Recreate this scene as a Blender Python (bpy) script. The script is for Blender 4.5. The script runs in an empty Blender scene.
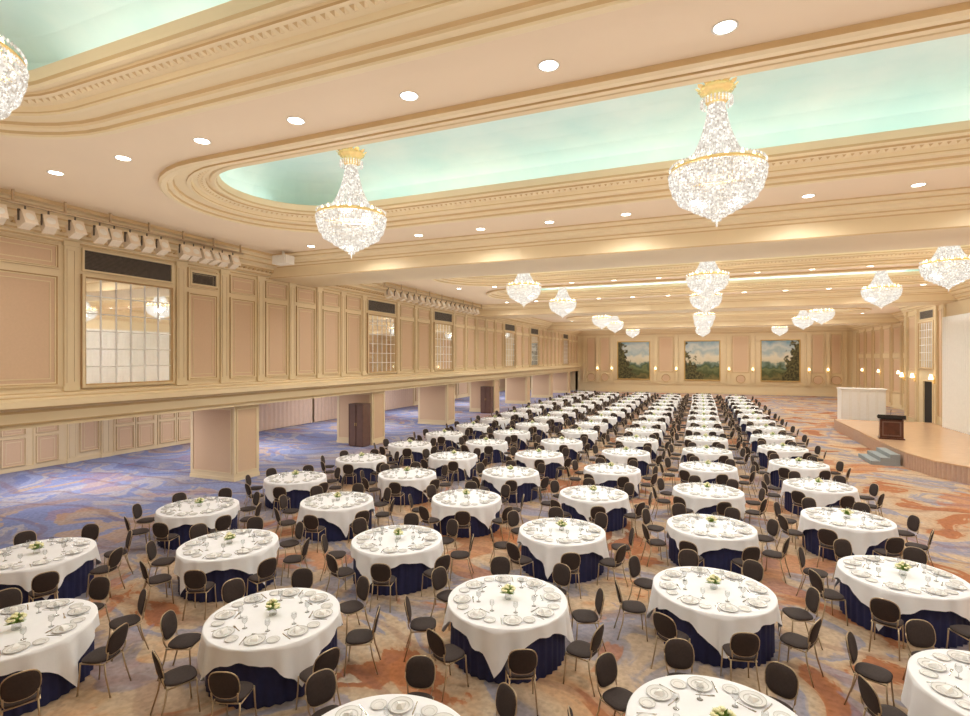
import bpy, math, random
from mathutils import Vector, Matrix, Euler
random.seed(7)
pi=math.pi
C=bpy.context.scene.collection
TH=math.radians(22.3); CT=math.cos(TH); ST=math.sin(TH); F=525.0; CH=4.25
def proj(u,v,z):
    d=v*CT-u*ST
    if d<=0.1: return None
    X=u*CT+v*ST
    return (485+F*X/d, 358-F*(z-CH)/d, d)
def lin(c):
    c=c/255.0
    return c/12.92 if c<=0.04045 else ((c+0.055)/1.055)**2.4
def S(r,g,b): return (lin(r),lin(g),lin(b),1)

# ---------------------------------------------------------------- materials
def mat(name,col,rough=0.6,metal=0.0,nscale=8.0,namt=0.08,bump=0.0,emit=None,estr=0.0,bscale=None,sheen=0.0):
    m=bpy.data.materials.new(name); m.use_nodes=True
    nt=m.node_tree; b=nt.nodes['Principled BSDF']
    b.inputs['Roughness'].default_value=rough; b.inputs['Metallic'].default_value=metal
    tc=nt.nodes.new('ShaderNodeTexCoord')
    n=nt.nodes.new('ShaderNodeTexNoise'); n.inputs['Scale'].default_value=nscale; n.inputs['Detail'].default_value=3
    nt.links.new(tc.outputs['Object'],n.inputs['Vector'])
    r=nt.nodes.new('ShaderNodeValToRGB')
    r.color_ramp.elements[0].position=0.3; r.color_ramp.elements[1].position=0.7
    r.color_ramp.elements[0].color=tuple(max(0,c*(1-namt)) for c in col[:3])+(1,)
    r.color_ramp.elements[1].color=tuple(min(1,c*(1+namt)) for c in col[:3])+(1,)
    nt.links.new(n.outputs['Fac'],r.inputs['Fac']); nt.links.new(r.outputs['Color'],b.inputs['Base Color'])
    if bump>0:
        n2=nt.nodes.new('ShaderNodeTexNoise'); n2.inputs['Scale'].default_value=bscale or nscale*6
        nt.links.new(tc.outputs['Object'],n2.inputs['Vector'])
        bp=nt.nodes.new('ShaderNodeBump'); bp.inputs['Strength'].default_value=bump; bp.inputs['Distance'].default_value=0.02
        nt.links.new(n2.outputs['Fac'],bp.inputs['Height']); nt.links.new(bp.outputs['Normal'],b.inputs['Normal'])
    if emit:
        b.inputs['Emission Color'].default_value=emit; b.inputs['Emission Strength'].default_value=estr
    return m
M_wall=mat('wall_cream_paint',S(233,213,176),0.6,namt=0.015,nscale=1.5)
M_trim=mat('trim_ivory_gold',S(231,211,173),0.5,namt=0.012,nscale=3)
M_acc=mat('trim_tan_shade_lines',S(206,175,128),0.5,namt=0.03,nscale=4)  # darker tan on some moulding faces, painted in place of shadow lines
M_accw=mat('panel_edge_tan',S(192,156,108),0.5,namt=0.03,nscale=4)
M_panel=mat('panel_blush_fabric',S(219,188,156),0.8,namt=0.02,nscale=20)
M_ceil=mat('ceiling_peach_paint',S(232,210,181),0.75,namt=0.015,nscale=0.7)
M_gold=mat('gold_leaf_trim',S(214,180,116),0.35,metal=0.5,namt=0.12,nscale=12,bump=0.1)
M_goldp=mat('polished_brass_glow',S(244,214,150),0.25,metal=0.7,namt=0.08,nscale=30,emit=S(255,210,130),estr=0.12)  # brass given a faint warm emission, though it is no lamp
M_cloth=mat('white_tablecloth_linen',S(243,243,247),0.85,namt=0.02,nscale=6,bump=0.08,bscale=60)
M_navy=mat('navy_skirt_cloth',S(32,36,80),0.75,namt=0.15,nscale=10)
M_choc=mat('dark_brown_upholstery',S(56,44,41),0.8,namt=0.15,nscale=40,bump=0.1,bscale=300)
M_metal=mat('bronze_tube_metal',S(192,170,140),0.35,metal=0.7,namt=0.08,nscale=20)
M_china=mat('white_china',S(232,231,230),0.15,namt=0.02,nscale=10)
M_china2=mat('china_grey_rim',S(196,193,190),0.2,namt=0.04,nscale=10)
M_nap=mat('folded_linen_napkin',S(246,245,244),0.9,namt=0.02,nscale=30)
M_steel=mat('cutlery_steel',S(200,200,200),0.2,metal=1.0,namt=0.04)
M_leaf=mat('leaf_green',S(138,170,76),0.6,namt=0.3,nscale=40)
M_flower=mat('pale_yellow_petals',S(240,236,190),0.7,namt=0.1,nscale=60)
M_dark=mat('dark_grille_metal',S(92,80,70),0.4,namt=0.2,nscale=10)
M_black=mat('black_void_paint',S(30,26,24),0.8,namt=0.2)
M_wood=mat('dark_mahogany_wood',S(84,44,30),0.35,namt=0.3,nscale=5)
M_wood2=mat('brown_walnut_wood',S(112,84,74),0.45,namt=0.1,nscale=5)
M_stage=mat('stage_light_maple',S(212,174,138),0.25,namt=0.04,nscale=3)
M_skirt=mat('stage_skirt_taupe',S(194,162,142),0.8,namt=0.04,nscale=10)
M_step=mat('step_grey_carpet',S(150,156,158),0.9,namt=0.06,nscale=30)
M_drape=mat('white_drape_cloth',S(242,240,236),0.85,namt=0.02,nscale=8)
M_pink=mat('pale_pink_curtain',S(222,196,176),0.85,namt=0.03,nscale=8)
M_fix=mat('cream_lamp_housing',S(230,214,192),0.4,namt=0.05,nscale=12)
M_lens=mat('downlight_lens',S(255,250,240),0.4,emit=S(255,248,234),estr=9,namt=0.01)
M_bulb=mat('warm_bulb',S(255,240,210),0.4,emit=S(255,222,160),estr=9,namt=0.01)
M_shade=mat('sconce_shade',S(255,244,220),0.6,emit=S(255,232,190),estr=3,namt=0.01)
M_white=mat('white_enamel',S(235,230,220),0.4,namt=0.02)

def m_dome():
    m=mat('cove_sky_paint',S(196,232,224),0.9,namt=0.0)
    nt=m.node_tree; r=[n for n in nt.nodes if n.type=='VALTORGB'][0]
    n=[n for n in nt.nodes if n.type=='TEX_NOISE'][0]
    n.inputs['Scale'].default_value=0.55; n.inputs['Detail'].default_value=7
    r.color_ramp.elements[0].color=S(202,234,230); r.color_ramp.elements[1].color=S(228,243,237)
    return m
M_dome=m_dome()

def m_crystal():
    m=bpy.data.materials.new('cut_crystal_sparkle'); m.use_nodes=True; nt=m.node_tree
    nt.nodes.clear(); o=nt.nodes.new('ShaderNodeOutputMaterial')
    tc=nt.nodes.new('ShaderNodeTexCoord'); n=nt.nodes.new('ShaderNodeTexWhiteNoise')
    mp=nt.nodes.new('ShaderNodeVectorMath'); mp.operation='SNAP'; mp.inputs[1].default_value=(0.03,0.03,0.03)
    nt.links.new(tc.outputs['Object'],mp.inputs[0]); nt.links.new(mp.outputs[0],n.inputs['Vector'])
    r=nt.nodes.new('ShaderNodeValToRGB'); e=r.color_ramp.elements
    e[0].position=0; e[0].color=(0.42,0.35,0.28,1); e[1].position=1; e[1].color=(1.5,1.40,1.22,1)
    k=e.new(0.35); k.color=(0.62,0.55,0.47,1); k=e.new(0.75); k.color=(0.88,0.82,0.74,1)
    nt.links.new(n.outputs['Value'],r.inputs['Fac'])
    em=nt.nodes.new('ShaderNodeEmission'); nt.links.new(r.outputs['Color'],em.inputs['Color']); em.inputs['Strength'].default_value=1.0  # sparkle painted in as random emission across the beads
    gl=nt.nodes.new('ShaderNodeBsdfGlossy'); gl.inputs['Roughness'].default_value=0.15
    tr=nt.nodes.new('ShaderNodeBsdfTransparent')
    a=nt.nodes.new('ShaderNodeMixShader'); a.inputs[0].default_value=0.2
    nt.links.new(em.outputs[0],a.inputs[1]); nt.links.new(gl.outputs[0],a.inputs[2])
    b=nt.nodes.new('ShaderNodeMixShader'); b.inputs[0].default_value=0.2
    nt.links.new(a.outputs[0],b.inputs[1]); nt.links.new(tr.outputs[0],b.inputs[2])
    nt.links.new(b.outputs[0],o.inputs[0]); return m
M_crys=m_crystal()
def m_glass():
    m=bpy.data.materials.new('clear_table_glass'); m.use_nodes=True; nt=m.node_tree
    nt.nodes.clear(); o=nt.nodes.new('ShaderNodeOutputMaterial')
    gl=nt.nodes.new('ShaderNodeBsdfGlossy'); gl.inputs['Roughness'].default_value=0.05
    tr=nt.nodes.new('ShaderNodeBsdfTransparent'); tr.inputs['Color'].default_value=(0.86,0.87,0.87,1)
    fr=nt.nodes.new('ShaderNodeLayerWeight'); fr.inputs['Blend'].default_value=0.35
    b=nt.nodes.new('ShaderNodeMixShader'); nt.links.new(fr.outputs['Facing'],b.inputs[0])
    nt.links.new(tr.outputs[0],b.inputs[1]); nt.links.new(gl.outputs[0],b.inputs[2]); nt.links.new(b.outputs[0],o.inputs[0]); return m
M_glass=m_glass()
M_mirror=mat('mirror_silver',(0.94,0.95,0.95,1),0.03,metal=1.0,namt=0.01)

def m_carpet():
    m=bpy.data.materials.new('floral_swirl_carpet'); m.use_nodes=True; nt=m.node_tree; b=nt.nodes['Principled BSDF']
    N=nt.nodes.new; L=nt.links.new
    b.inputs['Roughness'].default_value=0.95
    b.inputs['Specular IOR Level'].default_value=0.1
    g=N('ShaderNodeNewGeometry')
    w=N('ShaderNodeTexNoise'); w.inputs['Scale'].default_value=0.25; w.inputs['Detail'].default_value=2
    L(g.outputs['Position'],w.inputs['Vector'])
    sc=N('ShaderNodeVectorMath'); sc.operation='SCALE'; sc.inputs['Scale'].default_value=3.5
    L(w.outputs['Color'],sc.inputs[0])
    ad=N('ShaderNodeVectorMath'); ad.operation='ADD'; L(g.outputs['Position'],ad.inputs[0]); L(sc.outputs[0],ad.inputs[1])
    def noise(scale,detail,src,dist=0,rough=.5):
        n=N('ShaderNodeTexNoise'); n.inputs['Scale'].default_value=scale; n.inputs['Detail'].default_value=detail; n.inputs['Distortion'].default_value=dist; n.inputs['Roughness'].default_value=rough
        L(src,n.inputs['Vector']); return n.outputs['Fac']
    def ramp(src,els,interp='LINEAR'):
        r=N('ShaderNodeValToRGB'); e=r.color_ramp.elements; r.color_ramp.interpolation=interp
        e[0].position=els[0][0]; e[0].color=els[0][1]; e[1].position=els[-1][0]; e[1].color=els[-1][1]
        for p,c in els[1:-1]:
            k=e.new(p); k.color=c
        L(src,r.inputs['Fac']); return r.outputs['Color']
    def mix(f,a,bb):
        x=N('ShaderNodeMix'); x.data_type='RGBA'
        L(f,x.inputs['Factor']); L(a,x.inputs['A']); L(bb,x.inputs['B']); return x.outputs['Result']
    p=ad.outputs[0]
    n1=noise(0.34,7,p,0.7,.55)
    warm=ramp(n1,[(0.26,S(146,98,74)),(0.36,S(180,122,86)),(0.37,S(204,160,122)),(0.43,S(206,180,152)),(0.475,S(194,170,148)),(0.485,S(166,154,152)),(0.53,S(154,150,164)),(0.54,S(196,174,150)),(0.60,S(192,160,130)),(0.61,S(176,116,80)),(0.67,S(164,110,84)),(0.68,S(200,182,160)),(0.77,S(142,126,130))])
    blue=ramp(n1,[(0.26,S(112,120,162)),(0.36,S(128,138,186)),(0.37,S(152,162,202)),(0.46,S(142,152,196)),(0.475,S(182,176,182)),(0.52,S(172,170,188)),(0.535,S(134,144,190)),(0.60,S(144,152,194)),(0.61,S(186,164,150)),(0.66,S(176,160,158)),(0.675,S(134,138,176)),(0.77,S(118,126,174))])
    sx=N('ShaderNodeSeparateXYZ'); L(g.outputs['Position'],sx.inputs[0])
    n2=noise(0.16,5,p,0.5)
    mr=N('ShaderNodeMath'); mr.operation='MULTIPLY_ADD'; mr.inputs[1].default_value=20.0; L(n2,mr.inputs[0]); L(sx.outputs['X'],mr.inputs[2])
    f=N('ShaderNodeMapRange'); f.inputs['From Min'].default_value=-1.0; f.inputs['From Max'].default_value=-5.0
    L(mr.outputs[0],f.inputs['Value'])
    c=mix(f.outputs['Result'],warm,blue)
    n3=noise(0.40,6,p,1.0,.5)
    k=ramp(n3,[(0.575,(0,0,0,1)),(0.595,(0.6,0.6,0.6,1)),(0.7,(0.45,0.45,0.45,1))])
    cc=N('ShaderNodeRGB'); cc.outputs[0].default_value=S(142,140,164)
    c=mix(k,c,cc.outputs[0])
    k2=ramp(n3,[(0.34,(0.6,0.6,0.6,1)),(0.395,(0.7,0.7,0.7,1)),(0.41,(0,0,0,1))])
    inv=N('ShaderNodeMath'); inv.operation='MULTIPLY_ADD'; inv.inputs[1].default_value=-0.6; inv.inputs[2].default_value=1.0; L(f.outputs['Result'],inv.inputs[0])
    k2m=N('ShaderNodeMath'); k2m.operation='MULTIPLY'; L(k2,k2m.inputs[0]); L(inv.outputs[0],k2m.inputs[1])
    c2=N('ShaderNodeRGB'); c2.outputs[0].default_value=S(190,122,80)
    c=mix(k2m.outputs[0],c,c2.outputs[0])
    wv=N('ShaderNodeTexWave'); wv.wave_type='RINGS'; wv.inputs['Scale'].default_value=0.25; wv.inputs['Distortion'].default_value=5; wv.inputs['Detail'].default_value=3; wv.inputs['Detail Scale'].default_value=0.8
    L(p,wv.inputs['Vector'])
    k3=ramp(wv.outputs['Fac'],[(0.0,(0.35,0.35,0.35,1)),(0.04,(0.25,0.25,0.25,1)),(0.06,(0,0,0,1))])
    c3=N('ShaderNodeRGB'); c3.outputs[0].default_value=S(132,92,84)
    c=mix(k3,c,c3.outputs[0])
    # woven dot texture
    vo=N('ShaderNodeTexVoronoi'); vo.inputs['Scale'].default_value=9; L(g.outputs['Position'],vo.inputs['Vector'])
    k5=ramp(vo.outputs['Distance'],[(0.18,(0.86,0.86,0.86,1)),(0.3,(1,1,1,1))])
    n4=noise(12,3,g.outputs['Position'])
    k4=ramp(n4,[(0.40,(0.82,0.82,0.82,1)),(0.6,(0.98,0.98,0.98,1))])
    for kk in (k4,k5):
        mm=N('ShaderNodeMix'); mm.data_type='RGBA'; mm.blend_type='MULTIPLY'; mm.inputs['Factor'].default_value=1.0
        L(c,mm.inputs['A']); L(kk,mm.inputs['B']); c=mm.outputs['Result']
    L(c,b.inputs['Base Color'])
    return m
M_carpet=m_carpet()

def m_paint(seed,side):
    m=bpy.data.materials.new('landscape_canvas'); m.use_nodes=True; nt=m.node_tree; b=nt.nodes['Principled BSDF']
    N=nt.nodes.new; L=nt.links.new; b.inputs['Roughness'].default_value=0.5
    tc=N('ShaderNodeTexCoord'); off=N('ShaderNodeVectorMath'); off.operation='ADD'; off.inputs[1].default_value=(seed*7.3,0,seed*3.1)
    L(tc.outputs['Object'],off.inputs[0])
    sx=N('ShaderNodeSeparateXYZ'); L(tc.outputs['Object'],sx.inputs[0])
    n=N('ShaderNodeTexNoise'); n.inputs['Scale'].default_value=0.9; n.inputs['Detail'].default_value=8; L(off.outputs[0],n.inputs['Vector'])
    a=N('ShaderNodeMath'); a.operation='MULTIPLY_ADD'; a.inputs[1].default_value=2.4; L(n.outputs['Fac'],a.inputs[0]); L(sx.outputs['Z'],a.inputs[2])
    mr=N('ShaderNodeMapRange'); mr.inputs['From Min'].default_value=-1.4; mr.inputs['From Max'].default_value=3.6; L(a.outputs[0],mr.inputs['Value'])
    r=N('ShaderNodeValToRGB'); e=r.color_ramp.elements
    e[0].position=0; e[0].color=S(62,62,40); e[1].position=1; e[1].color=S(130,170,192)
    for p,c in [(0.14,S(128,118,70)),(0.22,S(76,84,50)),(0.32,S(120,128,84)),(0.38,S(74,92,66)),(0.44,S(126,146,134)),(0.48,S(216,206,178)),(0.62,S(224,216,196)),(0.72,S(170,188,190)),(0.82,S(206,210,204))]:
        k=e.new(p); k.color=c
    L(mr.outputs['Result'],r.inputs['Fac'])
    dx=N('ShaderNodeMath'); dx.operation='MULTIPLY_ADD'; dx.inputs[1].default_value=side; dx.inputs[2].default_value=0.05; L(sx.outputs['X'],dx.inputs[0])
    n2=N('ShaderNodeTexNoise'); n2.inputs['Scale'].default_value=1.9; n2.inputs['Detail'].default_value=8; L(off.outputs[0],n2.inputs['Vector'])
    t=N('ShaderNodeMath'); t.operation='MULTIPLY_ADD'; t.inputs[1].default_value=3.0; L(n2.outputs['Fac'],t.inputs[0]); L(dx.outputs[0],t.inputs[2])
    zz=N('ShaderNodeMath'); zz.operation='MULTIPLY_ADD'; zz.inputs[1].default_value=-0.30; L(sx.outputs['Z'],zz.inputs[0]); L(t.outputs[0],zz.inputs[2])
    tf=N('ShaderNodeMapRange'); tf.inputs['From Min'].default_value=2.05; tf.inputs['From Max'].default_value=2.3; L(zz.outputs[0],tf.inputs['Value'])
    n5=N('ShaderNodeTexNoise'); n5.inputs['Scale'].default_value=5; n5.inputs['Detail'].default_value=5; L(off.outputs[0],n5.inputs['Vector'])
    r5=N('ShaderNodeValToRGB'); r5.color_ramp.elements[0].position=.4; r5.color_ramp.elements[1].position=.65; r5.color_ramp.elements[0].color=S(50,48,30); r5.color_ramp.elements[1].color=S(112,106,62); L(n5.outputs['Fac'],r5.inputs['Fac'])
    x=N('ShaderNodeMix'); x.data_type='RGBA'
    L(tf.outputs['Result'],x.inputs['Factor']); L(r.outputs['Color'],x.inputs['A']); L(r5.outputs['Color'],x.inputs['B']); L(x.outputs['Result'],b.inputs['Base Color'])
    return m

# ---------------------------------------------------------------- mesh builder
class MB:
    def __init__(s): s.v=[]; s.f=[]; s.m=[]; s.s=[]
    def add(s,vs,fs,mat=0,smooth=False,M=None):
        o=len(s.v)
        if M is not None: vs=[M@Vector(p) for p in vs]
        s.v.extend([tuple(p) for p in vs])
        ml=mat if isinstance(mat,list) else None
        for j,f in enumerate(fs): s.f.append(tuple(i+o for i in f)); s.m.append(ml[j] if ml else mat); s.s.append(smooth)
    def merge(s,t,M=None,moff=0):
        o=len(s.v)
        s.v.extend([tuple(M@Vector(p)) for p in t.v] if M is not None else t.v)
        s.f.extend([tuple(i+o for i in f) for f in t.f]); s.m.extend([k+moff for k in t.m]); s.s.extend(t.s)
    def box(s,x0,x1,y0,y1,z0,z1,mat=0,M=None):
        s.add([(x0,y0,z0),(x1,y0,z0),(x1,y1,z0),(x0,y1,z0),(x0,y0,z1),(x1,y0,z1),(x1,y1,z1),(x0,y1,z1)],
              [(0,3,2,1),(4,5,6,7),(0,1,5,4),(1,2,6,5),(2,3,7,6),(3,0,4,7)],mat,False,M)
    def lathe(s,prof,n=16,mat=0,smooth=True,M=None,wave=None):
        vs=[];fs=[]
        for (r,z) in prof:
            for i in range(n):
                a=2*pi*i/n; rr=r*(1+(wave(a,z) if wave else 0)); vs.append((rr*math.cos(a),rr*math.sin(a),z))
        for j in range(len(prof)-1):
            for i in range(n):
                k=(i+1)%n; fs.append((j*n+i,j*n+k,(j+1)*n+k,(j+1)*n+i))
        s.add(vs,fs,mat,smooth,M)
    def tube(s,pts,r,n=6,mat=0,M=None):
        vs=[];fs=[]
        P=[Vector(p) for p in pts]
        for j,p in enumerate(P):
            d=(P[min(j+1,len(P)-1)]-P[max(j-1,0)]).normalized()
            a=d.orthogonal().normalized() if abs(d.z)>0.9 else d.cross(Vector((0,0,1))).normalized()
            if abs(d.z)>0.9: a=(Vector((1,0,0))-d*d.x).normalized()
            b=d.cross(a)
            for i in range(n):
                t=2*pi*i/n; vs.append(p+a*(r*math.cos(t))+b*(r*math.sin(t)))
        for j in range(len(P)-1):
            for i in range(n):
                k=(i+1)%n; fs.append((j*n+i,j*n+k,(j+1)*n+k,(j+1)*n+i))
        fs.append(tuple(range(n))[::-1]); fs.append(tuple((len(P)-1)*n+i for i in range(n)))
        s.add(vs,fs,mat,True,M)
    def octa(s,x,y,z,r,h,mat=0):
        s.add([(x+r,y,z),(x,y+r,z),(x-r,y,z),(x,y-r,z),(x,y,z+h),(x,y,z-h)],
              [(0,1,4),(1,2,4),(2,3,4),(3,0,4),(1,0,5),(2,1,5),(3,2,5),(0,3,5)],mat)
    def mesh(s,name,mats):
        me=bpy.data.meshes.new(name); me.from_pydata(s.v,[],s.f); 
        for m in mats: me.materials.append(m)
        me.polygons.foreach_set('material_index',s.m); me.polygons.foreach_set('use_smooth',s.s)
        me.update(); return me
def obj(name,data,loc=(0,0,0),rotz=0,parent=None,label=None,cat=None,group=None,kind=None):
    o=bpy.data.objects.new(name,data); o.location=loc; o.rotation_euler=(0,0,rotz)
    C.objects.link(o)
    if parent: o.parent=parent
    if label: o['label']=label
    if cat: o['category']=cat
    if group: o['group']=group
    if kind: o['kind']=kind
    return o
def thing(name,label,cat,loc,rotz,parts,group=None):
    e=obj(name,None,loc,rotz,None,label,cat,group); e.empty_display_size=0.2
    for p in parts:
        obj(p[0],p[1],p[3] if len(p)>3 else (0,0,0),0,e,p[2] if len(p)>2 else None)
    return e
def struct(name,mb,mats,label=None,cat=None):
    return obj(name,mb.mesh(name,mats),label=label or name.replace('_',' '),cat=cat or name.split('_')[0],kind='structure')

# ---------------------------------------------------------------- room constants
UL=-14.8; UR=15.3; VF=68.0; VB=-5.0; HC=7.9; UREC=-23.7; UB=12.2; VB0=20.0; VB1=41.5
COFF=[2.7,9.65,21.6,28.5,41.0,47.8,61.0]
BEAM=[15.2,34.2,53.2]

f=MB(); f.box(UREC,UR,VB,VF,-0.1,0); struct('floor',f,[M_carpet],'swirling beige, orange and blue patterned carpet floor')

import bmesh
def stad(c,d,z,n=20):
    R=2.8-d; pts=[]
    for i in range(n+1):
        a=pi/2+pi*i/n; pts.append((-8.6+R*math.cos(a),c+R*math.sin(a),z))
    for i in range(n+1):
        a=-pi/2+pi*i/n; pts.append((9.1+R*math.cos(a),c+R*math.sin(a),z))
    return pts
bounds=[(VB,6.175,2.7),(6.175,15.2,9.65),(17.0,25.05,21.6),(25.05,34.2,28.5),(36.0,44.4,41.0),(44.4,53.2,47.8),(55.0,VF,61.0)]
bm=bmesh.new()
for v0,v1,c in bounds:
    es=[]
    for loop in ([(UL-0.2,v0,HC),(UR+0.1,v0,HC),(UR+0.1,v1,HC),(UL-0.2,v1,HC)],stad(c,0,HC)):
        vs=[bm.verts.new(p) for p in loop]
        for i in range(len(vs)): es.append(bm.edges.new((vs[i],vs[(i+1)%len(vs)])))
    bmesh.ops.triangle_fill(bm,use_beauty=True,edges=es)
me=bpy.data.meshes.new('ceiling'); bm.to_mesh(me); bm.free(); me.materials.append(M_ceil)
obj('ceiling',me,label='peach painted coffered ceiling',cat='ceiling',kind='structure')

# profiles: (inset, z[, accent flag for the segment that starts here])
prof_a=[(0,7.9,1),(0,7.82),(0.05,7.79),(0.14,7.79),(0.15,7.82,1),(0.17,7.86),(0.25,7.88),(0.255,7.92,1),(0.28,7.96),(0.50,7.97,1),(0.505,7.94),(0.58,7.93),(0.59,7.96,1),(0.60,7.98),(0.62,8.05)]
prof_b=[(0.62,8.05),(0.86,8.07,1),(0.865,8.10),(0.87,8.13),(0.93,8.14),(0.95,8.09),(1.03,8.07),(1.06,8.10,1),(1.08,8.14),(1.09,8.18),(1.12,8.27),(1.08,8.29),(1.0,8.22),(0.45,8.22)]
prof_c=[(0.45,8.22),(0.42,8.5),(0.55,8.75),(0.85,8.95),(1.3,9.06),(1.9,9.12),(2.5,9.14)]
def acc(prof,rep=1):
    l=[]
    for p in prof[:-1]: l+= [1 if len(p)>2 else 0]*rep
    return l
def sweep(mb,c,prof):
    rings=[stad(c,p[0],p[1]) for p in prof]; n=len(rings[0]); vs=[p for r in rings for p in r]; fs=[]
    for j in range(len(rings)-1):
        for i in range(n):
            k=(i+1)%n; fs.append((j*n+i,(j+1)*n+i,(j+1)*n+k,j*n+k))
    mb.add(vs,fs,acc(prof,n),False)
    return rings[-1]
for i,c in enumerate(COFF):
    t=MB(); sweep(t,c,prof_a); sweep(t,c,prof_b)
    for d,z,sp,w,h in ((0.75,8.062,0.13,0.035,0.035),) if i<5 else ():
        ring=stad(c,d,z,40); L=0
        for a,b in zip(ring,ring[1:]+ring[:1]):
            A=Vector(a);B=Vector(b); dl=(B-A).length; tdir=(B-A)/dl; pos=sp-L if L>0 else 0
            ang=math.atan2(tdir.y,tdir.x)
            while pos<dl:
                P=A+tdir*pos; M=Matrix.Translation(P)@Matrix.Rotation(ang,4,'Z')
                t.add([(-w,-w*1.6,0),(w,-w*1.6,0),(w,w*1.6,0),(-w,w*1.6,0),(0,0,-h)],[(0,1,4),(1,2,4),(2,3,4),(3,0,4)],[1,0,1,0],False,M)
                pos+=sp
            L=(dl-(pos-sp))
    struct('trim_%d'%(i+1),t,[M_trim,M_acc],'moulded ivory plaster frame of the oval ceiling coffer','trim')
    t=MB(); last=sweep(t,c,prof_c); n=len(last); t.add(last,[tuple(range(n))],0)
    struct('ceiling_cove_%d'%(i+1),t,[M_dome],'aqua cloud-painted vault inside the ceiling coffer','ceiling')
def sweepU(mb,prof,u0,u1):
    n=len(prof); vs=[(u0,p[0],p[1]) for p in prof]+[(u1,p[0],p[1]) for p in prof]
    mb.add(vs,[(i,i+1,n+i+1,n+i) for i in range(n-1)],acc(prof))
def sweepV(mb,prof,v0,v1):
    n=len(prof); vs=[(p[0],v0,p[1]) for p in prof]+[(p[0],v1,p[1]) for p in prof]
    mb.add(vs,[(i,i+1,n+i+1,n+i) for i in range(n-1)],acc(prof))
def shift(prof,f): return [(f(p[0]),)+tuple(p[1:]) for p in prof]
k=8
for b in BEAM:
    t=MB(); half=[(-.95,7.92,1),(-.95,7.87),(-.94,7.84),(-.85,7.83),(-.72,7.83,1),(-.715,7.80),(-.70,7.75),(-.60,7.73),(-.59,7.71),(-.57,7.68),(-.42,7.66,1),(-.41,7.63),(-.40,7.60),(-.32,7.58,1),(-.30,7.55),(-.30,7.20,1),(-.28,7.17),(-.1,7.17)]
    rv=list(reversed(half))
    prof=shift(half,lambda x:b+x)+[(b+1.8-p[0],p[1])+((1,) if (j+1<len(rv) and len(rv[j+1])>2) else ()) for j,p in enumerate(rv)]
    sweepU(t,prof,UL-0.1,UR+0.1)
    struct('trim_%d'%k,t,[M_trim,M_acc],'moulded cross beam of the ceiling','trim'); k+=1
crown=[(0,7.15),(.05,7.15,1),(.06,7.19),(.06,7.22),(.16,7.25,1),(.165,7.30),(.17,7.38),(.30,7.42,1),(.31,7.47),(.32,7.52),(.5,7.58,1),(.51,7.62),(.52,7.68),(.68,7.72,1),(.69,7.75),(.70,7.80),(.88,7.82,1),(.9,7.91)]
t=MB(); sweepV(t,shift(crown,lambda d:UL+d),VB,VF)
v=VB
while v<50:   # dentils on the crown
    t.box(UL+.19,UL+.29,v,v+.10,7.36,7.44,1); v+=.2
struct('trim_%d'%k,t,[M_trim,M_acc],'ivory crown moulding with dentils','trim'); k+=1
t=MB(); sweepV(t,shift(crown,lambda d:UR-d),VB1,VF); sweepV(t,shift(crown,lambda d:UR-d),VB,VB0)
sweepV(t,shift(crown,lambda d:UB-d),VB0-.1,VB1+.1)
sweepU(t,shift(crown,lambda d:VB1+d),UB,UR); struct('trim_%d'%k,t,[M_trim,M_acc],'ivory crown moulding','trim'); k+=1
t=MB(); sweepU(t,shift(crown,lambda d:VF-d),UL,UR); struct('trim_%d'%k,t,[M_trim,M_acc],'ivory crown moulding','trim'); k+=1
t=MB(); led=[(0,3.44),(.06,3.42,1),(.07,3.39),(.08,3.36),(.22,3.33,1),(.23,3.30),(.24,3.26),(.42,3.23),(.44,3.10,1),(.42,3.07),(.30,3.05),(.29,3.02,1),(.28,2.96),(.26,2.74,1),(.25,2.70),(.18,2.69),(.2,2.60),(-.3,2.60)]
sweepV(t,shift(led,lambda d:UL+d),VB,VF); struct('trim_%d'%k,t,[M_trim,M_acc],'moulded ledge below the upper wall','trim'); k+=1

w=MB(); w.box(UL-0.3,UL,VB,VF,2.64,HC+.02); struct('wall_left',w,[M_wall],'cream upper side wall')
w=MB(); w.box(UREC-0.2,UREC,VB,VF,0,2.85); w.box(UREC,UL-.3,VB-.2,VB,0,2.85); w.box(UREC,UL,VF,VF+.2,0,2.85); struct('wall_recess',w,[M_wall],'cream wall of the low side aisle')
w=MB(); w.box(UREC,UL-.05,VB,VF,2.80,2.95); struct('ceiling_aisle',w,[M_ceil],'low aisle ceiling','ceiling')
w=MB(); w.box(UL-.3,UR,VF,VF+.2,0,HC+.1); struct('wall_far',w,[M_wall])
w=MB(); w.box(UL-.3,UR,VB-.2,VB,0,HC+.1); struct('wall_back',w,[M_wall])
w=MB(); w.box(UR,UR+.2,VB,VF,0,HC+.1); struct('wall_right',w,[M_wall])
w=MB(); w.box(UB,UR,VB0,VB1,0,HC+.1); struct('wall_stage',w,[M_wall],'cream wall behind the stage')

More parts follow.
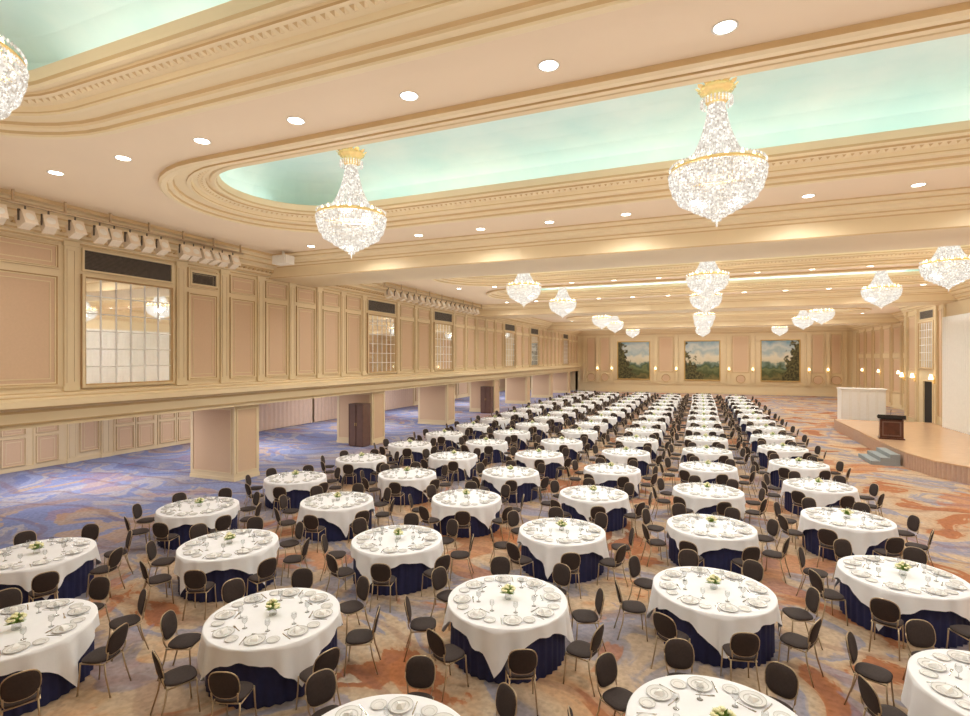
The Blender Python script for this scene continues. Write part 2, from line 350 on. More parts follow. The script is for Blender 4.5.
# materials in panelled trims: 0 trim, 1 panel, 2 accent
def ring(mb,P,a0,a1,z0,z1,prof,mat=0,accent=None):
    vs=[];fs=[];ml=[]
    for ins,pr in prof:
        vs+= [P(a0+ins,z0+ins,pr),P(a1-ins,z0+ins,pr),P(a1-ins,z1-ins,pr),P(a0+ins,z1-ins,pr)]
    for j in range(len(prof)-1):
        for i in range(4):
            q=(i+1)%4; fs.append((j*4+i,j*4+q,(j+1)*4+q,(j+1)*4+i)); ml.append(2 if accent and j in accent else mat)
    mb.add(vs,fs,ml)
def panel(mb,P,a0,a1,z0,z1,w=0.07):
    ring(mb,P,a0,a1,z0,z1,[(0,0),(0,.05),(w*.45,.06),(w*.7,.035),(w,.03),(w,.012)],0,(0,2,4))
    vs=[P(a0+w,z0+w,.012),P(a1-w,z0+w,.012),P(a1-w,z1-w,.012),P(a0+w,z1-w,.012)]; mb.add(vs,[(0,1,2,3)],1)
    g=w+.08
    if a1-a0>.5 and z1-z0>.5: ring(mb,P,a0+g,a1-g,z0+g,z1-g,[(0,.012),(0,.022),(.025,.022),(.025,.012)],0,(0,2))
def pbox(mb,P,a0,a1,z0,z1,d0,d1,mat=0):
    vs=[P(a,z,d) for d in (d0,d1) for (a,z) in ((a0,z0),(a1,z0),(a1,z1),(a0,z1))]
    mb.add(vs,[(0,1,2,3),(4,5,6,7),(0,1,5,4),(1,2,6,5),(2,3,7,6),(3,0,4,7)],mat)
PL=lambda a,z,d:(UL+d,a,z)
PR=lambda a,z,d:(UR-d,a,z)
PS=lambda a,z,d:(UB-d,a,z)
PF=lambda a,z,d:(a,VF-d,z)
PRC=lambda a,z,d:(UREC+d,a,z)
def pilaster(mb,P,a,w,z0,z1,d=.07,e=.015):
    pbox(mb,P,a-w/2,a+w/2,z0,z1,0,d); pbox(mb,P,a-w/2-.03,a+w/2+.03,z1-.12,z1,0,d+.03); pbox(mb,P,a-w/2-.03,a+w/2+.03,z0,z0+.12,0,d+.03)
    ring(mb,P,a-w/2+.05,a+w/2-.05,z0+.2,z1-.2,[(0,d),(0,d+e),(.03,d+e),(.03,d)],0,(0,2))
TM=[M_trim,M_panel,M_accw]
MIR=[2.9,9.85,22.4,29.2,41.5,48.6,61.2]
def mirror(P,c,rot,loc,z0,z1,hw,big):
    g=MB(); Q=lambda a,z,d:(d,a,z)
    ring(g,Q,-hw,hw,z0,z1,[(0,0),(0,.09),(.06,.11),(.10,.07),(.10,.035)],0,(0,2))
    gl=MB(); gl.add([Q(-hw+.08,z0+.08,.03),Q(hw-.08,z0+.08,.03),Q(hw-.08,z1-.08,.03),Q(-hw+.08,z1-.08,.03)],[(0,1,2,3)],0)
    mu=MB()
    for i in range(1,6):
        a=-hw+.08+(2*hw-.16)*i/6; mu.box(.032,.05,a-.014,a+.014,z0+.08,z1-.08)
    for i in range(1,6):
        z=z0+.08+(z1-z0-.16)*i/6; mu.box(.032,.052,-hw+.08,hw-.08,z-.014,z+.014)
    thing('wall_mirror','large gridded wall mirror in an ivory frame',"mirror",loc,rot,[('mirror_frame',g.mesh('mirror_frame',TM)),('mirror_glass',gl.mesh('mirror_glass',[M_mirror])),('mirror_grid',mu.mesh('mirror_grid',[M_drape]))],'wall mirrors')
def vent(loc,rot,z0,z1,hw):
    g=MB(); Q=lambda a,z,d:(d,a,z)
    g.add([Q(-hw,z0,.012),Q(hw,z0,.012),Q(hw,z1,.012),Q(-hw,z1,.012)],[(0,1,2,3)],1)
    ring(g,Q,-hw,hw,z0,z1,[(0,0),(0,.06),(.05,.06),(.05,.012)],2)
    n=int((z1-z0)/.035)
    for i in range(1,n):
        z=z0+(z1-z0)*i/n; g.box(.012,.03,-hw+.05,hw-.05,z-.011,z+.011,0)
    obj('air_vent',g.mesh('air_vent',[M_dark,M_black,M_trim]),loc,rot,None,'dark ventilation panel above the wall mirror','vent','ventilation grilles')
w=MB()
edges=[VB]+[x for c in MIR for x in (c-1.28,c+1.28)]+[VF]
for c in MIR:
    mirror(PL,c,0,(UL,c,0),3.48,6.42,1.28,True); vent((UL,c,0),0,6.5,7.1,1.26)
for i in range(0,len(edges),2):
    a,b=edges[i],edges[i+1]
    n=max(1,round((b-a-.5)/1.72)); pitch=(b-a-.5)/n
    for j in range(n):
        p0=a+.5+j*pitch; p1=p0+pitch-.5
        panel(w,PL,p0,p1,3.55,6.32,.10); panel(w,PL,p0,p1,6.46,7.08)
    for j in range(n+1):
        pilaster(w,PL,a+.25+j*pitch,.30,3.42,7.2)
struct('trim_%d'%k,w,TM,'raised panel mouldings of the upper wall','trim'); k+=1
vent((UL,12.2,0),0,6.55,7.0,.5)
PV=[5.2+8.2*i for i in range(0,8)]
for i,v in enumerate(PV):
    p=MB(); p.box(UL-2.1,UL,v,v+1.1,0,2.66,0); p.box(UL-2.12,UL+.02,v-.02,v+1.12,0,.12,0)
    PX=lambda a,z,d:(a,v-d,z)
    for (a0,a1) in ((UL-2.0,UL-.1),): 
        ring(p,PX,a0,a1,.25,2.5,[(0,0),(0,.02),(.05,.02),(.05,0)],0,(0,2)); p.add([PX(a0+.05,.3,.004),PX(a1-.05,.3,.004),PX(a1-.05,2.45,.004),PX(a0+.05,2.45,.004)],[(0,1,2,3)],1)
    PY=lambda a,z,d:(UL+d,a,z)
    ring(p,PY,v+.1,v+1.0,.25,2.5,[(0,0),(0,.02),(.05,.02),(.05,0)],0,(0,2)); p.add([PY(v+.15,.3,.004),PY(v+.95,.3,.004),PY(v+.95,2.45,.004),PY(v+.15,2.45,.004)],[(0,1,2,3)],1)
    struct('wall_pier_%d'%(i+1),p,[M_wall,M_panel,M_acc],'square panelled pier carrying the upper wall','pier')
w=MB()
pbox(w,PRC,VB,VF,0,.15,0,.04)
for v in (9.0,10.6,13.4,14.7,19.1,20.6,41.0,44,47,50,53,56,59,62,65): pilaster(w,PRC,v,.35,0,2.7)
for a0,a1 in ((13.7,14.45),(19.4,20.3),(41.3,43.7),(44.3,46.7),(47.3,49.7),(50.3,52.7),(53.3,55.7),(56.3,58.7),(59.3,61.7),(62.3,64.7)): panel(w,PRC,a0,a1,.35,2.4)
struct('trim_%d'%k,w,TM,'panel mouldings of the aisle wall','trim'); k+=1
dn=1
for a0 in (10.95,12.05,15.05,16.0,17.05,18.0):
    d=MB(); P=PRC; pbox(d,P,a0,a0+.92,.02,2.15,.005,.05); P2=lambda a,z,dd:(UREC+.05+dd,a,z)
    panel(d,P2,a0+.08,a0+.84,.2,1.25,.05); panel(d,P2,a0+.08,a0+.84,1.35,2.05,.05)
    struct('door_%d'%dn,d,[M_trim,M_panel,M_accw],'cream panelled cupboard door','door'); dn+=1
def drape(u0,v0,u1,v1,z0,z1,pleats,amp):
    d=MB(); n=pleats*6; A=Vector((u0,v0,0)); B=Vector((u1,v1,0)); D=(B-A); N=Vector((-D.y,D.x,0)).normalized()
    vs=[];fs=[]
    for z in (z0,(z0+z1)/2,z1):
        for i in range(n+1):
            p=A+D*(i/n)+N*(amp*math.sin(2*pi*pleats*i/n)); vs.append((p.x,p.y,z))
    for j in range(2):
        for i in range(n): fs.append((j*(n+1)+i,j*(n+1)+i+1,(j+1)*(n+1)+i+1,(j+1)*(n+1)+i))
    d.add(vs,fs,0,True); return d
for a,b in ((21.2,27.5),(27.7,34.0),(34.2,40.5)):
    obj('curtain',drape(UREC+.2,a,UREC+.2,b,.03,2.7,int((b-a)*3),.04).mesh('curtain',[M_pink]),label='pale pink pleated curtain on the aisle wall',cat='curtain',group='aisle curtains')
w=MB(); pbox(w,PF,UL,UR,0,.25,0,.05); pbox(w,PF,UL,UR,1.05,1.15,0,.06)
for a in (-13.9,-12.2,-10.4,-5.1,-2.7,3.1,5.6,11.2,13.0,14.6): pilaster(w,PF,a,.5,1.15,7.15,.14,.04)
for a0,a1 in ((-13.6,-12.5),(-11.9,-10.7),(-4.8,-3.0),(3.4,5.3),(11.5,12.7),(13.3,14.3)):
    panel(w,PF,a0,a1,2.5,6.9,.12)
    c=(a0+a1)/2; r=.5
    vs=[];fs=[]
    for R,d in ((.60,0),(.60,.07),(.5,.09),(.44,.03)):
        for i in range(24): q=2*pi*i/24; vs.append(PF(c+R*math.cos(q),1.8+R*math.sin(q),d))
    for j in range(3):
        for i in range(24): fs.append((j*24+i,j*24+(i+1)%24,(j+1)*24+(i+1)%24,(j+1)*24+i))
    w.add(vs,fs,[2]*24+[0]*24+[2]*24); w.add([PF(c+.47*math.cos(2*pi*i/24),1.8+.47*math.sin(2*pi*i/24),.03) for i in range(24)],[tuple(range(24))],1)
for a0,a1 in ((-10.1,-5.4),(-2.4,2.8),(5.9,10.9)): ring(w,PF,a0,a1,1.25,6.95,[(0,0),(0,.06),(.12,.06),(.12,0)],0,(0,2))
struct('trim_%d'%k,w,TM,'pilasters, panels and round medallions of the end wall','trim'); k+=1
for i,(c,sd) in enumerate(((-7.75,-1.0),(.2,-0.5),(8.4,0.9))):
    fr=MB(); Q=lambda a,z,d:(a,-d,z)
    ring(fr,Q,-2.0,2.0,-2.4,2.4,[(0,0),(0,.10),(.06,.12),(.1,.08),(.12,.06),(.12,.03)],0)
    cv=MB(); cv.add([Q(-1.9,-2.3,.04),Q(1.9,-2.3,.04),Q(1.9,2.3,.04),Q(-1.9,2.3,.04)],[(0,1,2,3)],0)
    thing('painting',['large landscape painting with tall dark tree in gilt frame','large landscape painting with pale sky and river in gilt frame','large landscape painting with rocky wooded hill in gilt frame'][i],'painting',(c,VF-.005,3.95),0,[('picture_frame',fr.mesh('picture_frame',[M_gold])),('canvas',cv.mesh('canvas',[m_paint(i+1,sd)]))],'end wall paintings')
w=MB(); pbox(w,PR,VB,VB0,0,.2,0,.05); pbox(w,PR,VB1,VF,0,.2,0,.05)
v=42.3
while v<67.5:
    pilaster(w,PR,v,.4,.2,7.15,.1,.03); 
    if v+2.6<68: panel(w,PR,v+.4,v+2.2,1.3,4.3,.12); panel(w,PR,v+.4,v+2.2,4.6,6.9,.12)
    v+=2.6
v=-4.0
while v<19:
    pilaster(w,PR,v,.4,.2,7.15,.1); panel(w,PR,v+.4,v+2.2,1.3,4.3,.1); panel(w,PR,v+.4,v+2.2,4.6,6.9,.1); v+=2.6
for a in (20.3,35.6,36.6,39.4,41.2): pilaster(w,PS,a,.35,.0,7.15,.1)
for a in (20.7,22.5): panel(w,PS,a,a+1.5,1.0,6.9,.1)
panel(w,PS,35.85,36.35,1.0,6.9,.06); panel(w,PS,39.65,40.95,3.4,6.9,.09); panel(w,PS,39.65,40.95,.5,3.1,.09)
PX=lambda a,z,d:(a,VB1+d,z)
panel(w,PX,UB+.4,UR-.4,1.0,6.9,.1)
struct('trim_%d'%k,w,TM,'pilasters and panels of the stage-side wall','trim'); k+=1
mirror(PS,38,pi,(UB,38,0),3.6,6.4,1.1,False); vent((UB,38,0),pi,6.5,7.05,1.05)
d=MB(); pbox(d,PS,37.0,38.3,0.0,2.9,0.0,.02,1); ring(d,PS,36.9,38.4,0,3.0,[(0,0),(0,.1),(.1,.1),(.1,.02)],0)  # flat black panel stands in for the unlit opening
struct('door_%d'%dn,d,[M_trim,M_black],'doorway beside the stage with its dark opening painted black','door'); dn+=1

# ---------------------------------------------------------------- stage
def stage():
    US=UB-.13
    pts=[(US,37.0),(7.4,37.0),(7.3,27.0),(7.35,25.0),(7.7,23.4),(8.5,22.3),(9.8,21.6),(US,21.3)]
    t=MB(); n=len(pts); t.add([(x,y,.60) for x,y in pts]+[(x,y,.55) for x,y in pts],[tuple(range(n))]+[(i,(i+1)%n,n+(i+1)%n,n+i) for i in range(n)],0)
    sk=MB(); P=[Vector((x,y,0)) for x,y in pts]
    L=0; row=[]
    for a,b in zip(P,P[1:]):
        dl=(b-a).length; m=max(2,int(dl/.02)); N=Vector((-(b-a).y,(b-a).x,0)).normalized()
        for i in range(m):
            p=a+(b-a)*i/m; L=L+dl/m; s_=abs(math.sin(L*pi/.16)); row.append(p+N*(.05*(1-s_)))
    q=len(row)
    sk.add([(p.x,p.y,.55) for p in row]+[(p.x,p.y,.0) for p in row],[(i,i+1,q+i+1,q+i) for i in range(q-1)],0,False)
    thing('stage','low maple-floored stage with pleated taupe skirt','stage',(0,0,0),0,[('stage_floor',t.mesh('stage_floor',[M_stage])),('stage_skirt',sk.mesh('stage_skirt',[M_skirt]))])
stage()
s=MB()
for i in range(3): s.box(7.25-.32*(i+1),7.25-.32*i,25.2,27.0,0,.45-.15*i)
obj('stage_steps',s.mesh('stage_steps',[M_step]),label='grey carpeted steps up to the stage',cat='steps')
obj('backdrop_drape',drape(UB-.35,24.2,UB-.35,34.9,.61,6.4,48,.05).mesh('backdrop_drape',[M_drape]),label='tall white pleated drape at the back of the stage',cat='curtain')
def lectern():
    b=MB(); b.box(-.42,.42,-.32,.32,.06,.88); b.box(-.47,.47,-.37,.37,0,.06); 
    t=MB(); t.box(-.38,.38,-.28,.28,.88,.92); t.add([(-.5,-.38,.92),(.5,-.38,.92),(.5,.38,.92),(-.5,.38,.92),(-.5,-.38,1.10),(.5,-.38,1.10),(.5,.38,.97),(-.5,.38,.97)],[(0,3,2,1),(4,5,6,7),(0,1,5,4),(1,2,6,5),(2,3,7,6),(3,0,4,7)],0)
    p=MB(); ring(p,lambda a,z,d:(a,-.32-d,z),-.34,.34,.14,.80,[(0,0),(0,.02),(.05,.02),(.05,0)],0)
    m=MB(); m.tube([(0,.2,1.0),(0,.12,1.22),(0,0,1.28)],.012,6); 
    thing('lectern','dark mahogany speaker lectern with slim microphone on the stage','lectern',(8.0,29.0,.60),-.2,[('lectern_body',b.mesh('lectern_body',[M_wood])),('lectern_top',t.mesh('lectern_top',[M_black])),('front_panel',p.mesh('front_panel',[M_wood2])),('microphone',m.mesh('microphone',[M_black]))])
lectern()
def partition():
    b=MB(); b.box(-1.15,1.15,-.5,.5,.05,2.3); b.box(-1.2,1.2,-.55,.55,2.3,2.36); b.box(-1.1,1.1,-.45,.45,0,.05)
    c=MB()
    for i in range(5):
        a=-1.15+.46*i; ring(c,lambda a_,z,d:(a_,-.5-d,z),a+.03,a+.43,.15,2.2,[(0,0),(0,.015),(.03,.015),(.03,0)],0)
    thing('white_booth','white panelled booth standing behind the stage','booth',(9.3,39.3,0),0,[('booth_body',b.mesh('booth_body',[M_drape])),('booth_panels',c.mesh('booth_panels',[M_white]))])
partition()
def cabinet(loc):
    b=MB(); b.box(-.42,.42,-.3,.3,.04,2.05); b.box(-.38,.38,-.26,.26,0,.04)
    d=MB()
    for sgn in (-1,0):
        ring(d,lambda a,z,dd:(a,-.3-dd,z),sgn*.41+.01,sgn*.41+.40,.08,2.0,[(0,0),(0,.02),(.01,.02),(.01,0)],0)
    h=MB(); h.tube([(-.04,-.34,1.0),(-.04,-.34,1.15)],.012); h.tube([(.04,-.34,1.0),(.04,-.34,1.15)],.012)
    thing('tall_cabinet','tall plain brown walnut cabinet standing against a pier','cabinet',loc,0,[('cabinet_body',b.mesh('cabinet_body',[M_wood2])),('cabinet_doors',d.mesh('cabinet_doors',[M_wood2])),('handle',h.mesh('handle',[M_gold]))],'brown cabinets')
cabinet((-15.25,PV[2]-.4,0)); cabinet((-15.25,PV[4]-.4,0))

# ---------------------------------------------------------------- chandelier
def chandelier_meshes():
    g=MB(); g.lathe([(.02,.42),(.03,.42),(.03,0),(.02,0)],8,0)
    crown=MB()
    crown.lathe([(.05,0.02),(.14,0),(.25,.02),(.28,-.04),(.23,-.07),(.17,-.14),(.20,-.18),(.18,-.22),(.13,-.26),(.10,-.30),(.02,-.30)],32,0,True,None,lambda a,z:.06*math.cos(12*a))
    for i in range(12):
        a=2*pi*i/12; M=Matrix.Rotation(a,4,'Z')
        crown.add([(.24,-.045,-.02),(.24,.045,-.02),(.30,.055,.02),(.34,0,.045),(.30,-.055,.02)],[(0,1,2,3,4)],0,False,M)
    st=MB()
    n=40
    for i in range(n):
        for lay in (0,1):
            a=2*pi*(i+.5*lay)/n
            for j in range(40):
                t=(j+.5*lay)/40; r=(.12+.18*t+.25*t**3)*(1-.14*lay); z=-.28-1.06*t
                st.octa(r*math.cos(a),r*math.sin(a),z,.011+.014*t,.022)
    for r0,z0,m in ((.24,-.20,26),(.55,-1.34,56)):
        for i in range(m):
            a=2*pi*i/m
            for q in range(3): st.octa(r0*math.cos(a),r0*math.sin(a),z0-.04*q,.02,.028)
    rg=MB(); rg.lathe([(.69,-1.35),(.72,-1.34),(.74,-1.36),(.74,-1.385),(.70,-1.395),(.69,-1.395),(.69,-1.35)],48,0)
    rg.lathe([(.53,-1.29),(.56,-1.28),(.56,-1.31),(.53,-1.31),(.53,-1.29)],36,0)
    for i in range(16):
        a=2*pi*i/16; M=Matrix.Rotation(a,4,'Z')
        rg.tube([(.54,0,-1.30),(.62,0,-1.38),(.70,0,-1.37)],.009,5,0,M)
    sw=MB()
    for i in range(90):
        a=2*pi*i/90; sw.octa(.735*math.cos(a),.735*math.sin(a),-1.30,.018,.028)
    steps=[(.745,-1.42,5),(.71,-1.59,4),(.63,-1.72,4),(.52,-1.82,3),(.40,-1.90,3),(.28,-1.97,3),(.17,-2.03,3),(.08,-2.10,3)]
    for (r,z,cn) in steps:
        m=max(5,int(2*pi*r/.044))
        for i in range(m):
            a=2*pi*i/m
            for q in range(cn): 
                rr=r-.010*q; sw.octa(rr*math.cos(a),rr*math.sin(a),z-.042*q,.021,.028)
    for (r0,z0,_),(r1,z1,__) in zip(steps,steps[1:]):
        for s_ in (.33,.66):
            r=r0+(r1-r0)*s_; z=z0+(z1-z0)*s_-.04; m=max(5,int(2*pi*r/.046))
            for i in range(m):
                a=2*pi*(i+.5)/m; sw.octa(r*math.cos(a),r*math.sin(a),z,.022,.028)
    for j in range(3): sw.octa(0,0,-2.20-.04*j,.028-.004*j,.03)
    bl=MB(); bl.lathe([(.0,-.02),(.02,0),(.026,.04),(.012,.09),(0,.11)],6,0)
    ff=MB(); ff.merge(rg)
    for i in range(16):
        a=2*pi*(i+.5)/16; ff.merge(bl,Matrix.Translation((.63*math.cos(a),.63*math.sin(a),-1.34)),1)
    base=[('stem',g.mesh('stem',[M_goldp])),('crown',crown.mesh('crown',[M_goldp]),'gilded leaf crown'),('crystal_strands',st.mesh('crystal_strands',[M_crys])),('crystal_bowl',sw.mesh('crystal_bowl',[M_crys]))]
    BL=bl.mesh('candle_bulb',[M_bulb])
    near=base+[('ring',rg.mesh('ring',[M_goldp]),'gilded ring')]+[('candle_bulb',BL,None,(.63*math.cos(2*pi*(i+.5)/16),.63*math.sin(2*pi*(i+.5)/16),-1.34)) for i in range(16)]
    far=base+[('ring',ff.mesh('ring_far',[M_goldp,M_bulb]),'gilded ring')]
    return near,far
CPN,CPF=chandelier_meshes()
LW=(1.0,0.93,0.84)
def light(kind,loc,energy,col=LW,size=.2,rot=(0,0,0),sy=None,spot=None,name='lamp_glow'):
    l=bpy.data.lights.new(name,kind); l.energy=energy; l.color=col
    if kind=='AREA':
        l.shape='RECTANGLE'; l.size=size; l.size_y=sy
    elif kind=='SPOT': l.spot_size=spot; l.spot_blend=1.0; l.shadow_soft_size=size
    else: l.shadow_soft_size=size
    o=bpy.data.objects.new(name,l); o.location=loc; o.rotation_euler=rot; C.objects.link(o); return o
for ci,c in enumerate(COFF):
    for u in (-7.05,.25,7.5):
        e=thing('chandelier','tiered crystal chandelier with gilded crown and ring','chandelier',(u,c-.15 if ci==1 else c,8.72),0,CPN if c<10 and u<5 else CPF,'crystal chandeliers')
        l=light('POINT',(0,0,-1.60),100,size=.15); l.parent=e
    warm=(1,.98,.93) if ci>1 else (.97,1,.98)
    for sg in (-1,1):
        light('AREA',(.25,c+sg*2.08,8.26),29 if ci<2 else 60,warm,18.0,(pi,0,0),.16,name='cove_strip')
    for ue in (-8.6-2.08,9.1+2.08):
        light('AREA',(ue,c,8.26),4 if ci<2 else 8,warm,.16,(pi,0,0),2.6,name='cove_strip')
dl=MB(); dl.lathe([(.135,0.0),(.140,-.008),(.122,-.010),(.112,-.005)],20,0)
ln=MB(); ln.lathe([(.114,-.006),(.001,-.008)],20,0)
DLP=[('trim_ring',dl.mesh('trim_ring',[M_white])),('lens',ln.mesh('lens',[M_lens]))]
for vi,v in enumerate([6.36,13.7,18.3,25.05,32.4,37.3,44.4,51.4,56.4,64.9]):
    for i in range(13):
        u=.25+(i-6)*2.0
        if u>UB-.5 and VB0<v<VB1: continue
        thing('downlight','round recessed ceiling downlight, switched on','ceiling light',(u,v,HC),0,DLP,'recessed downlights')
        if i%2==vi%2:
            light('SPOT',(u,v,HC-.06),255,(1,.98,.95),.10,(0,0,0),None,math.radians(165),'downlight_beam')
for v in (3,11,18.5,27,35,44,52,60):
    light('AREA',(-19.4,v,2.78),155,(1,.96,.92),4.5,(0,0,0),3.0,name='aisle_luminaire')
for v0,v1 in ((-4,15),(17,34),(36,53),(55,67)):
    light('AREA',(.25,(v0+v1)/2,6.1),(v1-v0)*28*1.12,(1,.97,.925),28,(pi,0,0),v1-v0,name='added_ceiling_fill')  # added upward fill floating in mid-air, no fixture there

def fixture():
    y=MB(); y.box(-.14,.14,-.02,.02,-.12,-.09); y.box(-.14,-.12,-.02,.02,-.34,-.09); y.box(.12,.14,-.02,.02,-.34,-.09); y.tube([(0,0,0),(0,0,-.1)],.02,6)
    b=MB(); M=Matrix.Translation((0,0,-.30))@Matrix.Rotation(math.radians(25),4,'X'); b.box(-.115,.115,-.13,.14,-.17,.13,0,M); b.box(-.09,.09,-.16,-.13,-.13,.09,0,M); b.box(-.13,.13,.14,.17,-.19,.15,0,M)
    l=MB(); l.lathe([(.09,0),(.001,.01)],16,0,True,M@Matrix.Translation((0,.175,-.02))@Matrix.Rotation(-pi/2,4,'X'))
    return [('yoke',y.mesh('yoke',[M_dark])),('lamp_housing',b.mesh('lamp_housing',[M_fix])),('lens',l.mesh('lens',[M_white]))]
FX=fixture()
FXL=[5.9,6.35,6.85,7.3,7.85,8.4,8.75,9.15,9.6,10.0,10.7,11.0,11.35,11.65,12.0,12.4]
for (v0,v1,lst) in ((4.5,12.8,FXL),(21.0,33.0,[21.4+.62*i for i in range(18)])):
    r=MB(); r.tube([(-13.75,v0,7.63),(-13.75,v1,7.63)],.035,8)
    n=8
    for i in range(n+1):
        v=v0+.1+(v1-v0-.2)*i/n; r.box(-13.77,-13.73,v-.02,v+.02,7.6,7.90)
    obj('lighting_rail',r.mesh('lighting_rail',[M_metal]),label='long metal lighting rail hung below the ceiling',cat='rail',group='lighting rails')
    for v in lst:
        thing('stage_spotlight','cream boxy stage spotlight clamped on a rail','spotlight',(-13.75,v,7.595),-pi/2+random.uniform(-.25,.25),FX,'rail spotlights')
b=MB(); b.box(-.3,.3,-.2,.2,-.14,.14); b.box(-.26,.26,-.23,-.2,-.1,.1); b.box(-.03,.03,-.03,.03,.14,.305)
obj('ceiling_projector',b.mesh('ceiling_projector',[M_white]),(-13.2,14.0,7.595),0,None,'white box projector hung from the ceiling','projector')

def sconce():
    a=MB(); a.box(-.06,.06,-.03,0,-.3,.15); a.tube([(0,-.03,-.15),(0,-.14,-.2),(0,-.16,-.05)],.015,6)
    s_=MB(); s_.lathe([(.06,.22),(.11,-.05)],14,0,True,Matrix.Translation((0,-.16,0))); return [('bracket',a.mesh('bracket',[M_goldp])),('lamp_shade',s_.mesh('lamp_shade',[M_shade]))]
SC=sconce()
for a in (-12.2,-10.4,-5.1,-2.7,3.1,5.6,11.2,13.0): 
    thing('wall_sconce','gilded wall sconce with glowing ivory shade','wall lamp',(a,VF-.18,2.9),0,SC,'wall sconces')
for a in (42.3,47.5,52.7,57.9,63.1): thing('wall_sconce','gilded wall sconce with glowing ivory shade','wall lamp',(UR-.13,a,3.0),-pi/2,SC,'wall sconces')
for a in (36.6,39.4,41.2): thing('wall_sconce','gilded wall sconce with glowing ivory shade','wall lamp',(UB-.12,a,3.1),-pi/2,SC,'wall sconces')

# ---------------------------------------------------------------- tables
TR=.86
def cloth(seed):
    rnd=random.Random(seed); m=MB(); n=128; R=TR; vs=[(0,0,.74)]; fs=[]
    ph=[rnd.uniform(0,6.28) for _ in range(4)]
    rows=[(.45,0),(.75,0),(R-.010,0)]
    for r,_ in rows:
        for i in range(n): a=2*pi*i/n; vs.append((r*math.cos(a),r*math.sin(a),.74))
    K=8
    for j in range(K):
        t=j/(K-1)
        for i in range(n):
            a=2*pi*i/n; cs=max(abs(math.cos(a)),abs(math.sin(a)))
            drop=min(1.02/cs,1.46)-R
            corner=max(0,(drop-.16)/.42)
            s1=math.sin(a*16+ph[0]); wv=math.copysign(abs(s1)**.7,s1)*.7+math.sin(a*27+ph[1])*.3
            r=R+.006+t*(.016+.05*corner+(.014+.06*corner)*wv)
            z=.737-t*drop*(1+.06*wv) if j else .736
            vs.append((r*math.cos(a),r*math.sin(a),max(z,.05)))
    fs+=[(0,1+i,1+(i+1)%n) for i in range(n)]
    for j in range(2+K):
        o=1+j*n
        for i in range(n): q=(i+1)%n; fs.append((o+i,o+n+i,o+n+q,o+q))
    m.add(vs,fs,0,True); return m
def skirt(n=160):
    m=MB(); vs=[];fs=[]
    for z,am,r0 in ((.732,.0,TR-.045),(.70,.006,TR-.045),(.35,.012,TR-.045),(.005,.018,TR-.045)):
        for i in range(n): a=2*pi*i/n; r=r0+am*math.sin(a*40); vs.append((r*math.cos(a),r*math.sin(a),z))
    for j in range(3):
        for i in range(n): q=(i+1)%n; fs.append((j*n+i,(j+1)*n+i,(j+1)*n+q,j*n+q))
    m.add(vs,fs,0,True); return m
CL=[cloth(s).mesh('tablecloth',[M_cloth]) for s in range(4)]; SK=skirt().mesh('table_skirt',[M_navy])

def chair_parts():
    seat=MB(); n=28
    def sup(a,w,h,e=2.8):
        c=math.cos(a); s_=math.sin(a); return (w*math.copysign(abs(c)**(2/e),c),h*math.copysign(abs(s_)**(2/e),s_))
    vs=[];fs=[]
    for sc_,z in ((.93,.415),(1.0,.425),(1.0,.437),(.92,.450),(.6,.456)):
        for i in range(n):
            x,y=sup(2*pi*i/n,.185*sc_,.185*sc_); vs.append((x*(1+.06*(y/.2)),y+.01,z))
    for j in range(4):
        for i in range(n): q=(i+1)%n; fs.append((j*n+i,j*n+q,(j+1)*n+q,(j+1)*n+i))
    fs.append(tuple(range(n))[::-1]); fs.append(tuple(4*n+i for i in range(n))); seat.add(vs,fs,0,True)
    back=MB(); vs=[];fs=[]; M=Matrix.Translation((0,-.215,.645))@Matrix.Rotation(math.radians(12),4,'X')
    for sc_,y in ((.6,-.020),(.9,-.016),(1,-.005),(1,.005),(.9,.018),(.6,.022)):
        for i in range(n):
            x,z=sup(2*pi*i/n,.168*sc_,.168*sc_,2.7); vs.append((x,y+.5*x*x,z))
    for j in range(5):
        for i in range(n): q=(i+1)%n; fs.append((j*n+i,(j+1)*n+i,(j+1)*n+q,j*n+q))
    fs.append(tuple(range(n))); fs.append(tuple(5*n+i for i in range(n))[::-1]); back.add(vs,fs,0,True,M)
    fr=MB(); pts=[]
    for i in range(25):
        x,z=sup(2*pi*i/24,.172,.172,2.7); pts.append((x,.5*x*x,z))
    fr.tube(pts,.0075,5,0,M)
    for sx in (-1,1): fr.tube([(sx*.13,-.16,.41),(sx*.145,-.185,.47),(sx*.15,-.20,.55)],.010,6)
    fr.tube([(-.16,-.15,.405),(.16,-.15,.405)],.009,6); fr.tube([(-.16,.16,.405),(.16,.16,.405)],.009,6); fr.tube([(-.165,-.15,.405),(-.165,.16,.405)],.009,6); fr.tube([(.165,-.15,.405),(.165,.16,.405)],.009,6)
    legs=[]
    for x,y,ex,ey in ((-.16,.16,-.175,.19),(.16,.16,.175,.19),(-.15,-.15,-.175,-.25),(.15,-.15,.175,-.25)):
        l=MB(); l.tube([(x,y,.41),(x+(ex-x)*.35,y+(ey-y)*.25,.25),(ex,ey,.0)],.010,6); legs.append(l)
    return seat,back,fr,legs
seat,back,fr,legs=chair_parts()
CHP=[('seat',seat.mesh('seat',[M_choc])),('backrest',back.mesh('backrest',[M_choc])),('frame',fr.mesh('frame',[M_metal]))]+[('leg',l.mesh('leg',[M_metal])) for l in legs]
whole=MB(); whole.merge(seat); whole.merge(back); 
for x in [fr]+legs: whole.merge(x,None,1)
CHW=whole.mesh('banquet_chair',[M_choc,M_metal])

